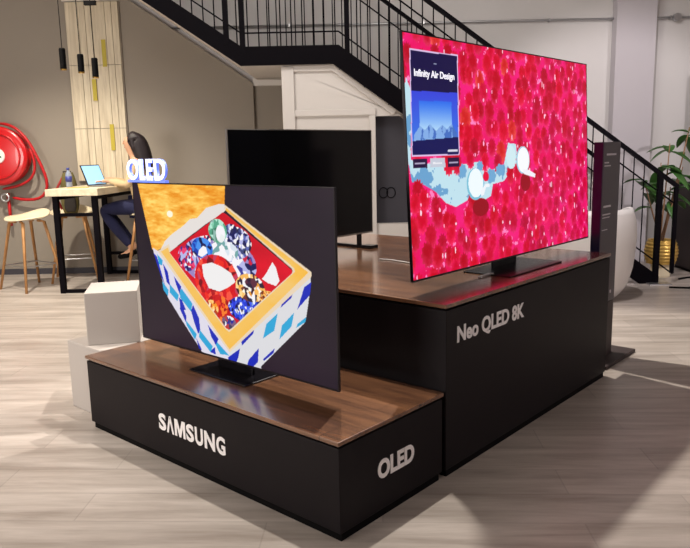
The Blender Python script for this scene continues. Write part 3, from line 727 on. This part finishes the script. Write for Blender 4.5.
for sy in (-1, 1):
    wr, pa = hands[sy]
    for k, (off, ln) in enumerate(((-0.027, 0.055), (-0.009, 0.066), (0.009, 0.062), (0.026, 0.048))):
        a = (pa[0]-0.01, pa[1]+off, pa[2]); b = (pa[0]-0.01-ln*0.55, pa[1]+off*1.15, pa[2]+0.004); c_ = (pa[0]-0.01-ln*0.95, pa[1]+off*1.2, pa[2]-0.012); 
        skin_mesh('finger', M_skin, [[(a, 0.0095), (b, 0.0085), (c_, 0.0070)]], wm, 1)
    t_ = -sy
    skin_mesh('thumb', M_skin, [[((pa[0]+0.02, pa[1]+t_*0.02, pa[2]), 0.011), ((pa[0]-0.005, pa[1]+t_*0.045, pa[2]-0.003), 0.0095), ((pa[0]-0.03, pa[1]+t_*0.050, pa[2]-0.008), 0.008)]], wm, 1)
# clothing follows the body
top = [[((0.02, 0, HIPZ-0.02), 0.135), ((0.0, 0, HIPZ+0.16), 0.122), ((-0.02, 0, HIPZ+0.32), 0.13), ((-0.035, 0, HIPZ+0.46), 0.112), ((-0.045, 0, HIPZ+0.515), 0.065)]]
for sy in (-1, 1):
    wr = hands[sy][0]; sh = (-0.03, sy*0.165, 1.33); el = (-0.10, sy*0.225, 1.10 if sy > 0 else 1.12)
    top.append([((-0.035, 0, HIPZ+0.46), 0.112), (sh, 0.068), (tuple((sh[i]+el[i])/2 for i in range(3)), 0.058), (el, 0.052), (tuple((el[i]+wr[i])/2 for i in range(3)), 0.047), (tuple(el[i]*0.1+wr[i]*0.9 for i in range(3)), 0.034)])
skin_mesh('sweater', M_cream, top, wm)
tr = []
for sy in (-1, 1):
    tr.append([((0.03, 0, HIPZ-0.01), 0.128), ((-0.03, sy*0.085, HIPZ-0.01), 0.100), ((-0.24, sy*0.095, HIPZ-0.015), 0.086), ((-0.43, sy*0.09, 0.845), 0.072), ((-0.29, sy*0.09, 0.63), 0.064), ((-0.145, sy*0.09, 0.425), 0.046)])
skin_mesh('trousers', M_navy, tr, wm)
for sy in (-1, 1):
    skin_mesh('shoe', M_gap, [[((-0.115, sy*0.09, 0.345), 0.04), ((-0.20, sy*0.095, 0.325), 0.038), ((-0.30, sy*0.10, 0.305), 0.028)]], wm, 2)
# face
MB().lathe([(0.001,-0.016),(0.010,-0.008),(0.011,0.004),(0.001,0.022)], (-0.163, 0, 1.585), 10).build('nose', M_skin, wm, smooth=True)
for sy in (-1, 1):
    MB().lathe([(0.001,-0.006),(0.010,-0.004),(0.010,0.004),(0.001,0.006)], (-0.148, sy*0.030, 1.60), 10, 'x').build('eye', M_gap, wm, smooth=True)
MB().box(-0.152, -0.140, -0.02, 0.02, 1.532, 1.541).build('mouth', mat('lips', rgb(170, 70, 70), 0.5), wm, bevel=0.003)
skin_mesh('hair', M_hair, [[((-0.10, 0, 1.685), 0.062), ((-0.05, 0, 1.67), 0.098), ((-0.005, 0, 1.60), 0.115), ((0.03, 0, 1.50), 0.112), ((0.065, 0, 1.38), 0.102), ((0.085, 0, 1.25), 0.06), ((0.095, 0, 1.16), 0.035)],
                           [((-0.05, 0, 1.67), 0.098), ((-0.055, -0.07, 1.62), 0.035), ((-0.035, -0.075, 1.50), 0.030)], [((-0.05, 0, 1.67), 0.098), ((-0.055, 0.07, 1.62), 0.035), ((-0.035, 0.075, 1.50), 0.030)]], wm)

# ------------------------------------------------------------------ slatted wood panel
wp = thing('wall_panel', 'tall pale wood slat panel on the taupe wall behind the table', 'wall panel', (-2.92, 8.77, 1.15))
m = MB(); wdt = 0.625; ns = 8
for i in range(ns):
    a = -wdt/2+i*wdt/ns
    for z0_, z1_ in ((0.0, 0.62), (0.626, 1.36), (1.366, 2.08)):
        m.box(a+0.002, a+wdt/ns-0.002, -0.045-0.004*((i*3) % 4), 0.0, z0_, z1_)
m.build('slats', M_panelw, wp)
MB().box(-wdt/2-0.01, wdt/2+0.01, -0.025, 0.0, 0, 2.09).build('backing', M_taupe, wp)
MB().box(-wdt/2-0.02, wdt/2+0.02, -0.065, 0.0, 2.09, 2.11).build('top_cap', M_trimw, wp)
for x, z0_, z1_, g_ in ((-2.80, 2.49, 2.80, 1), (-2.945, 2.10, 2.35, 0), (-2.775, 1.51, 1.82, 1)):
    q = MB().box(-0.024, 0.024, -0.01, 0.0, 0, z1_-z0_).build('yellow_tile', M_slat_y, wp); q.location = (x+2.92, -0.058, z0_-1.15)

def spot(loc, target, W, size=60, blend=0.3, r=0.04, col=(1, 0.93, 0.84)):
    l = bpy.data.lights.new('spot_light', 'SPOT'); l.energy = W; l.spot_size = math.radians(size); l.spot_blend = blend
    l.shadow_soft_size = r; l.color = col
    o = bpy.data.objects.new('spot_light', l); COL.objects.link(o); o.location = loc
    d = Vector(target)-Vector(loc); o.rotation_euler = d.to_track_quat('-Z', 'Y').to_euler(); return o
# pendants
labs = ['leftmost black cylinder pendant lamp, hung highest before the taupe wall', 'middle black cylinder pendant lamp before the wood slat panel', 'right black cylinder pendant lamp, hung lowest before the wood slat panel']
def pend(label, x, zt, zb):
    t = thing('pendant_lamp', label, 'pendant lamp', (x, 7.1, zb), 0, 'black pendant lamps above the tall table')
    h = zt-zb
    MB().lathe([(0.001,0.012),(0.028,0.012),(0.030,0.016),(0.030,h-0.01),(0.025,h),(0.001,h)], n=20).build('lamp_shade', M_gap, t, smooth=False)
    MB().lathe([(0.018,0.0),(0.030,0.0),(0.030,0.012),(0.018,0.012)], n=20).build('ring', M_brass, t)
    MB().lathe([(0.001,0.004),(0.020,0.004),(0.020,0.010),(0.001,0.010)], n=16).build('bulb', mat('bulb_glow', rgb(255,230,190), emit=rgb(255,226,180), estr=3.0), t)
    MB().tube([(0,0,h), (0,0,Z-zb)], 0.004, 6).build('cord', M_gap, t)
    MB().lathe([(0.001,0),(0.05,0),(0.05,0.03),(0.001,0.03)], (0,0,Z-zb-0.03), 16).build('ceiling_cup', M_gap, t)
    spot((x, 7.1, zb-0.01), (x, 7.1, 0), 9, 95, 0.8, 0.025, (1, 0.80, 0.52))
    return t
pend(labs[0], -2.687, 2.481, 2.273); pend(labs[1], -2.516, 2.421, 2.242); p3 = pend(labs[2], -2.382, 2.383, 2.192)
MB().box(-0.055, 0.055, -0.02, 0.02, 2.87-2.192, 2.91-2.192).build('cord_clamp', M_gap, p3)

# ------------------------------------------------------------------ fire hose reel
hr = thing('fire_hose_reel', 'round red fire hose reel with looped red hose on the taupe wall', 'fire hose reel', (-4.12, 8.762, 1.47))
MB().lathe([(0.001,-0.20),(0.30,-0.20),(0.345,-0.19),(0.352,-0.175),(0.345,-0.165),(0.26,-0.165),(0.25,-0.05),(0.335,-0.05),(0.335,-0.035),(0.001,-0.035)], n=48, axis='y').build('drum', M_red, hr, smooth=True)
MB().box(-0.05, 0.05, -0.036, 0.0, -0.09, 0.09).build('wall_bracket', M_chrome, hr)
MB().tube([(0.265*math.cos(a), -0.207, 0.265*math.sin(a)) for a in [2*PI*i/48 for i in range(48)]], 0.012, 8, closed=True).build('rim', M_red, hr, smooth=True)
MB().lathe([(0.001,-0.212),(0.085,-0.212),(0.09,-0.20),(0.001,-0.20)], n=32, axis='y').build('emblem', M_chair, hr)
MB().box(-0.05, 0.05, -0.215, -0.211, -0.022, 0.0).build('emblem_bar', mat('emblem_green', rgb(40, 110, 80), 0.5), hr)
for k in range(4):
    ry = 0.275+0.01*(k % 2)
    MB().tube([(ry*math.cos(a), -0.075-0.026*k, ry*math.sin(a)) for a in [2*PI*i/40 for i in range(40)]], 0.014, 8, closed=True).build('hose_coil', M_redhose, hr, smooth=True)
MB().tube([(0.0,-0.10,0.385),(0.14,-0.12,0.375),(0.27,-0.14,0.29),(0.37,-0.14,0.16),(0.44,-0.13,-0.02),(0.52,-0.12,-0.22),(0.535,-0.11,-0.38),(0.47,-0.10,-0.50),(0.34,-0.09,-0.54),(0.18,-0.08,-0.53),(0.06,-0.07,-0.50)], 0.019, 10).build('hose', M_redhose, hr, smooth=True, subsurf=1)
MB().tube([(0.36,-0.15,0.10),(0.42,-0.14,-0.06),(0.40,-0.13,-0.22),(0.30,-0.12,-0.32),(0.15,-0.11,-0.37),(-0.05,-0.10,-0.40)], 0.017, 10).build('hose', M_redhose, hr, smooth=True, subsurf=1)
MB().tube([(0.02,-0.07,-0.45),(0.02,-0.07,-0.85)], 0.02, 10).build('pipe', M_red, hr, smooth=True)
MB().tube([(0.0+0.045*math.cos(a), -0.11, -0.50+0.045*math.sin(a)) for a in [2*PI*i/20 for i in range(20)]], 0.014, 8, closed=True).build('valve_wheel', M_chrome, hr, smooth=True)

# ------------------------------------------------------------------ white tub chair behind the totem
ch = thing('tub_chair', 'white moulded tub chair behind the totem near the foot of the stairs', 'chair', (2.345, 6.72, 0), 0.0)
def shell(u, v):
    a = 2*PI*u
    prof = [(0.16,0.0),(0.27,0.03),(0.35,0.14),(0.395,0.30),(0.41,0.45),(0.42,0.60),(0.41,0.74),(0.37,0.86)]
    k = v*(len(prof)-1); i = min(int(k), len(prof)-2); f_ = k-i
    r = prof[i][0]*(1-f_)+prof[i+1][0]*f_; z = prof[i][1]*(1-f_)+prof[i+1][1]*f_
    front = 0.5-0.5*math.cos(a-PI*0.5)
    z = z*(1-0.28*v*max(0, math.sin(a))**2)
    return (r*math.cos(a), r*0.92*math.sin(a), z)
m = MB(); n, k = 40, 16
R_ = [[m.bm.verts.new(shell(i/n, j/k)) for i in range(n)] for j in range(k+1)]
for a_, b_ in zip(R_, R_[1:]):
    for i in range(n): m.bm.faces.new((a_[i], a_[(i+1) % n], b_[(i+1) % n], b_[i]))
m.bm.faces.new(R_[0][::-1])
m.build('shell', M_chair, ch, smooth=True, solid=0.03)
MB().lathe([(0.001,0.36),(0.33,0.36),(0.35,0.40),(0.345,0.44),(0.30,0.47),(0.001,0.475)], n=32).build('seat_cushion', M_chair, ch, smooth=True)

# ------------------------------------------------------------------ potted plant
pt = thing('potted_plant', 'leafy green plant in a ribbed gold pot at the foot of the stairs', 'potted plant', (3.50, 7.72, 0))
MB().lathe([(0.001,0.0),(0.10,0.0),(0.105,0.02),(0.10,0.15),(0.001,0.15)], n=28).build('pedestal', M_seat, pt)
prof = []
for i in range(29):
    v = i/28; prof.append((0.125+0.05*math.sin(PI*(0.15+0.75*v))+0.005*math.cos(v*2*PI*7), 0.15+0.26*v))
MB().lathe([(0.001, 0.15)]+prof+[(0.12, 0.40), (0.115, 0.37), (0.001, 0.37)], n=36).build('pot', M_gold, pt, smooth=True)
MB().lathe([(0.001,0.365),(0.113,0.365),(0.113,0.378),(0.001,0.378)], n=24).build('soil', M_soil, pt)
random.seed(21)
tips = [(-0.10, -0.10, 1.25), (0.02, -0.02, 1.45), (0.16, -0.05, 1.20), (-0.24, 0.0, 1.10), (0.24, 0.02, 1.62), (0.10, 0.08, 0.98)]
stem_objs = []
for tx, ty, tz in tips:
    b0 = Vector((random.uniform(-.03, .03), random.uniform(-.03, .03), 0.37)); tip = Vector((tx, ty, tz))
    mid = b0.lerp(tip, 0.5)+Vector((random.uniform(-.04, .04), random.uniform(-.04, .04), 0.05))
    P_ = [b0.lerp(mid, t/4).lerp(mid.lerp(tip, t/4), t/4) for t in range(5)]
    so = MB().tube(P_, [0.010, 0.009, 0.008, 0.007, 0.005], 8).build('stem', M_stem, pt, smooth=True)
    nl = 6
    for k in range(nl):
        base = P_[2+k % 3].copy() if k < 3 else P_[4].copy()
        base += Vector((0, 0, -0.03*k))*0.7
        a_ = random.uniform(0, 2*PI); el_ = random.uniform(-0.5, 0.6); ln = random.uniform(0.20, 0.30); wd = ln*0.24
        d = Vector((math.cos(a_)*math.cos(el_), math.sin(a_)*math.cos(el_)*0.8, math.sin(el_))).normalized()
        s_ = d.cross(Vector((0, 0, 1))).normalized(); u_ = s_.cross(d)
        m = MB(); nn = 8; rows_ = []
        for j in range(nn+1):
            v = j/nn; ww = wd*math.sin(PI*v)**0.7*(1-0.25*v)+0.001; drop = -0.35*ln*v*v
            cpt = base+d*ln*v+Vector((0, 0, drop))
            rows_.append([m.bm.verts.new(cpt-s_*ww+u_*ww*0.35), m.bm.verts.new(cpt), m.bm.verts.new(cpt+s_*ww+u_*ww*0.35)])
        for r0_, r1_ in zip(rows_, rows_[1:]):
            for q in range(2): m.bm.faces.new((r0_[q], r0_[q+1], r1_[q+1], r1_[q]))
        m.build('leaf', M_leaf, pt, smooth=True, solid=0.003)

# dark cabinet and dark upright at the right edge
db_ = thing('cabinet', 'dark brown low cabinet at the right edge behind the plant', 'cabinet', (4.30, 8.10, 0))
MB().box(-0.38, 0.38, -0.20, 0.20, 0.03, 0.98).build('body', M_brown, db_, bevel=0.004)
MB().box(-0.37, 0.37, -0.19, 0.19, 0.0, 0.03).build('base', M_gap, db_)
MB().box(-0.40, 0.40, -0.22, 0.21, 0.98, 1.005).build('top', M_brown, db_, bevel=0.003)
st = MB().box(-0.20, 0.20, -0.02, 0.02, 0.0, 2.25).build('partition_panel', M_gap, None, bevel=0.003)
st.location = (4.42, 8.42, 0); tag(st, 'tall black upright panel at the right edge of the hall', 'partition panel')
# floor cables
cc = MB().tube([(3.30,7.05,0.008),(3.45,7.00,0.008),(3.62,6.98,0.008),(3.85,6.95,0.008),(4.3,6.98,0.008)], 0.010, 8).build('floor_cable', M_gap, None, smooth=True)
tag(cc, 'black cable lying on the floor past the foot of the stairs', 'cable')
cc = MB().tube([(3.60,7.48,0.008),(3.72,7.55,0.008),(3.92,7.58,0.008),(4.3,7.52,0.008)], 0.012, 8).build('floor_cable', M_gap, None, smooth=True)
tag(cc, 'black cable lying on the floor right of the gold plant pot', 'cable')

# ------------------------------------------------------------------ lights
def area(loc, target, W, sx, sy, col=(1, 0.95, 0.9)):
    l = bpy.data.lights.new('fill_area', 'AREA'); l.shape = 'RECTANGLE'; l.size = sx; l.size_y = sy; l.energy = W; l.color = col
    o = bpy.data.objects.new('fill_area', l); COL.objects.link(o); o.location = loc
    d = Vector(target)-Vector(loc); o.rotation_euler = d.to_track_quat('-Z', 'Y').to_euler(); return o
spot(PL(-1.32, 2.84, 4.0), PL(0.4, 1.6, 0), 720, 86, 0.25, 0.03)
spot(PL(-0.93, 1.06, 4.0), PL(-1.15, -0.6, 0), 440, 50, 0.12, 0.03)
spot((-3.3, 6.5, 4.1), (-3.2, 7.0, 0.0), 620, 95, 0.6, 0.08, (1, 0.91, 0.76))
spot((-2.9, 4.3, 4.1), (-2.9, 5.0, 0), 400, 85, 0.5, 0.05, (1, 0.92, 0.82))
spot((1.8, 5.4, 4.1), (3.4, 7.8, 1.0), 250, 70, 0.5, 0.04, (1, 0.93, 0.95))
spot((4.3, 5.0, 2.3), (3.45, 8.0, 1.3), 150, 60, 0.5, 0.03, (1, 0.93, 0.95))
spot((-1.4, 0.6, 4.1), (-1.6, 2.0, 0), 70, 75, 0.5, 0.1)
area((-1.5, 3.0, 4.15), (-1.5, 3.0, 0), 12, 5, 5)
area((0.0, 5.2, 4.15), (0.0, 8.8, 2.5), 120, 5, 1.5)
area((-4.8, 0.5, 1.4), (-1.8, 8.0, 2.2), 170, 2.5, 1.6)  # added fill low on the left, lifts the soffit and back wall; no lamp here
area((5.2, 1.2, 1.2), (-0.5, 3.5, 0.7), 30, 2.0, 1.4, (1, 0.9, 0.93))  # added weak fill low on the right, brightens the plinth lettering

w = bpy.data.worlds.new('World'); SC.world = w; w.use_nodes = True
w.node_tree.nodes['Background'].inputs['Color'].default_value = (0.5, 0.48, 0.46, 1)
w.node_tree.nodes['Background'].inputs['Strength'].default_value = 0.05

# ------------------------------------------------------------------ camera
cam = bpy.data.cameras.new('camera'); co = bpy.data.objects.new('camera', cam); COL.objects.link(co)
pitch, roll = 0.1740, -0.0214
fw = Vector((0, math.cos(pitch), -math.sin(pitch))); r = Vector((1, 0, 0)); u = r.cross(fw)
r2 = r*math.cos(roll)+u*math.sin(roll); u2 = -r*math.sin(roll)+u*math.cos(roll)
co.matrix_world = Matrix(((r2.x, u2.x, -fw.x, 0), (r2.y, u2.y, -fw.y, 0), (r2.z, u2.z, -fw.z, 1.4557), (0, 0, 0, 1)))
cam.sensor_fit = 'HORIZONTAL'; cam.sensor_width = 36.0; cam.lens = 705.93/690*36.0
cam.clip_start = 0.05; cam.clip_end = 60
SC.camera = co
SC.view_settings.view_transform = 'Standard'; SC.view_settings.look = 'None'
SC.view_settings.exposure = 0.0; SC.view_settings.gamma = 1.0; SC.view_settings.use_curve_mapping = False
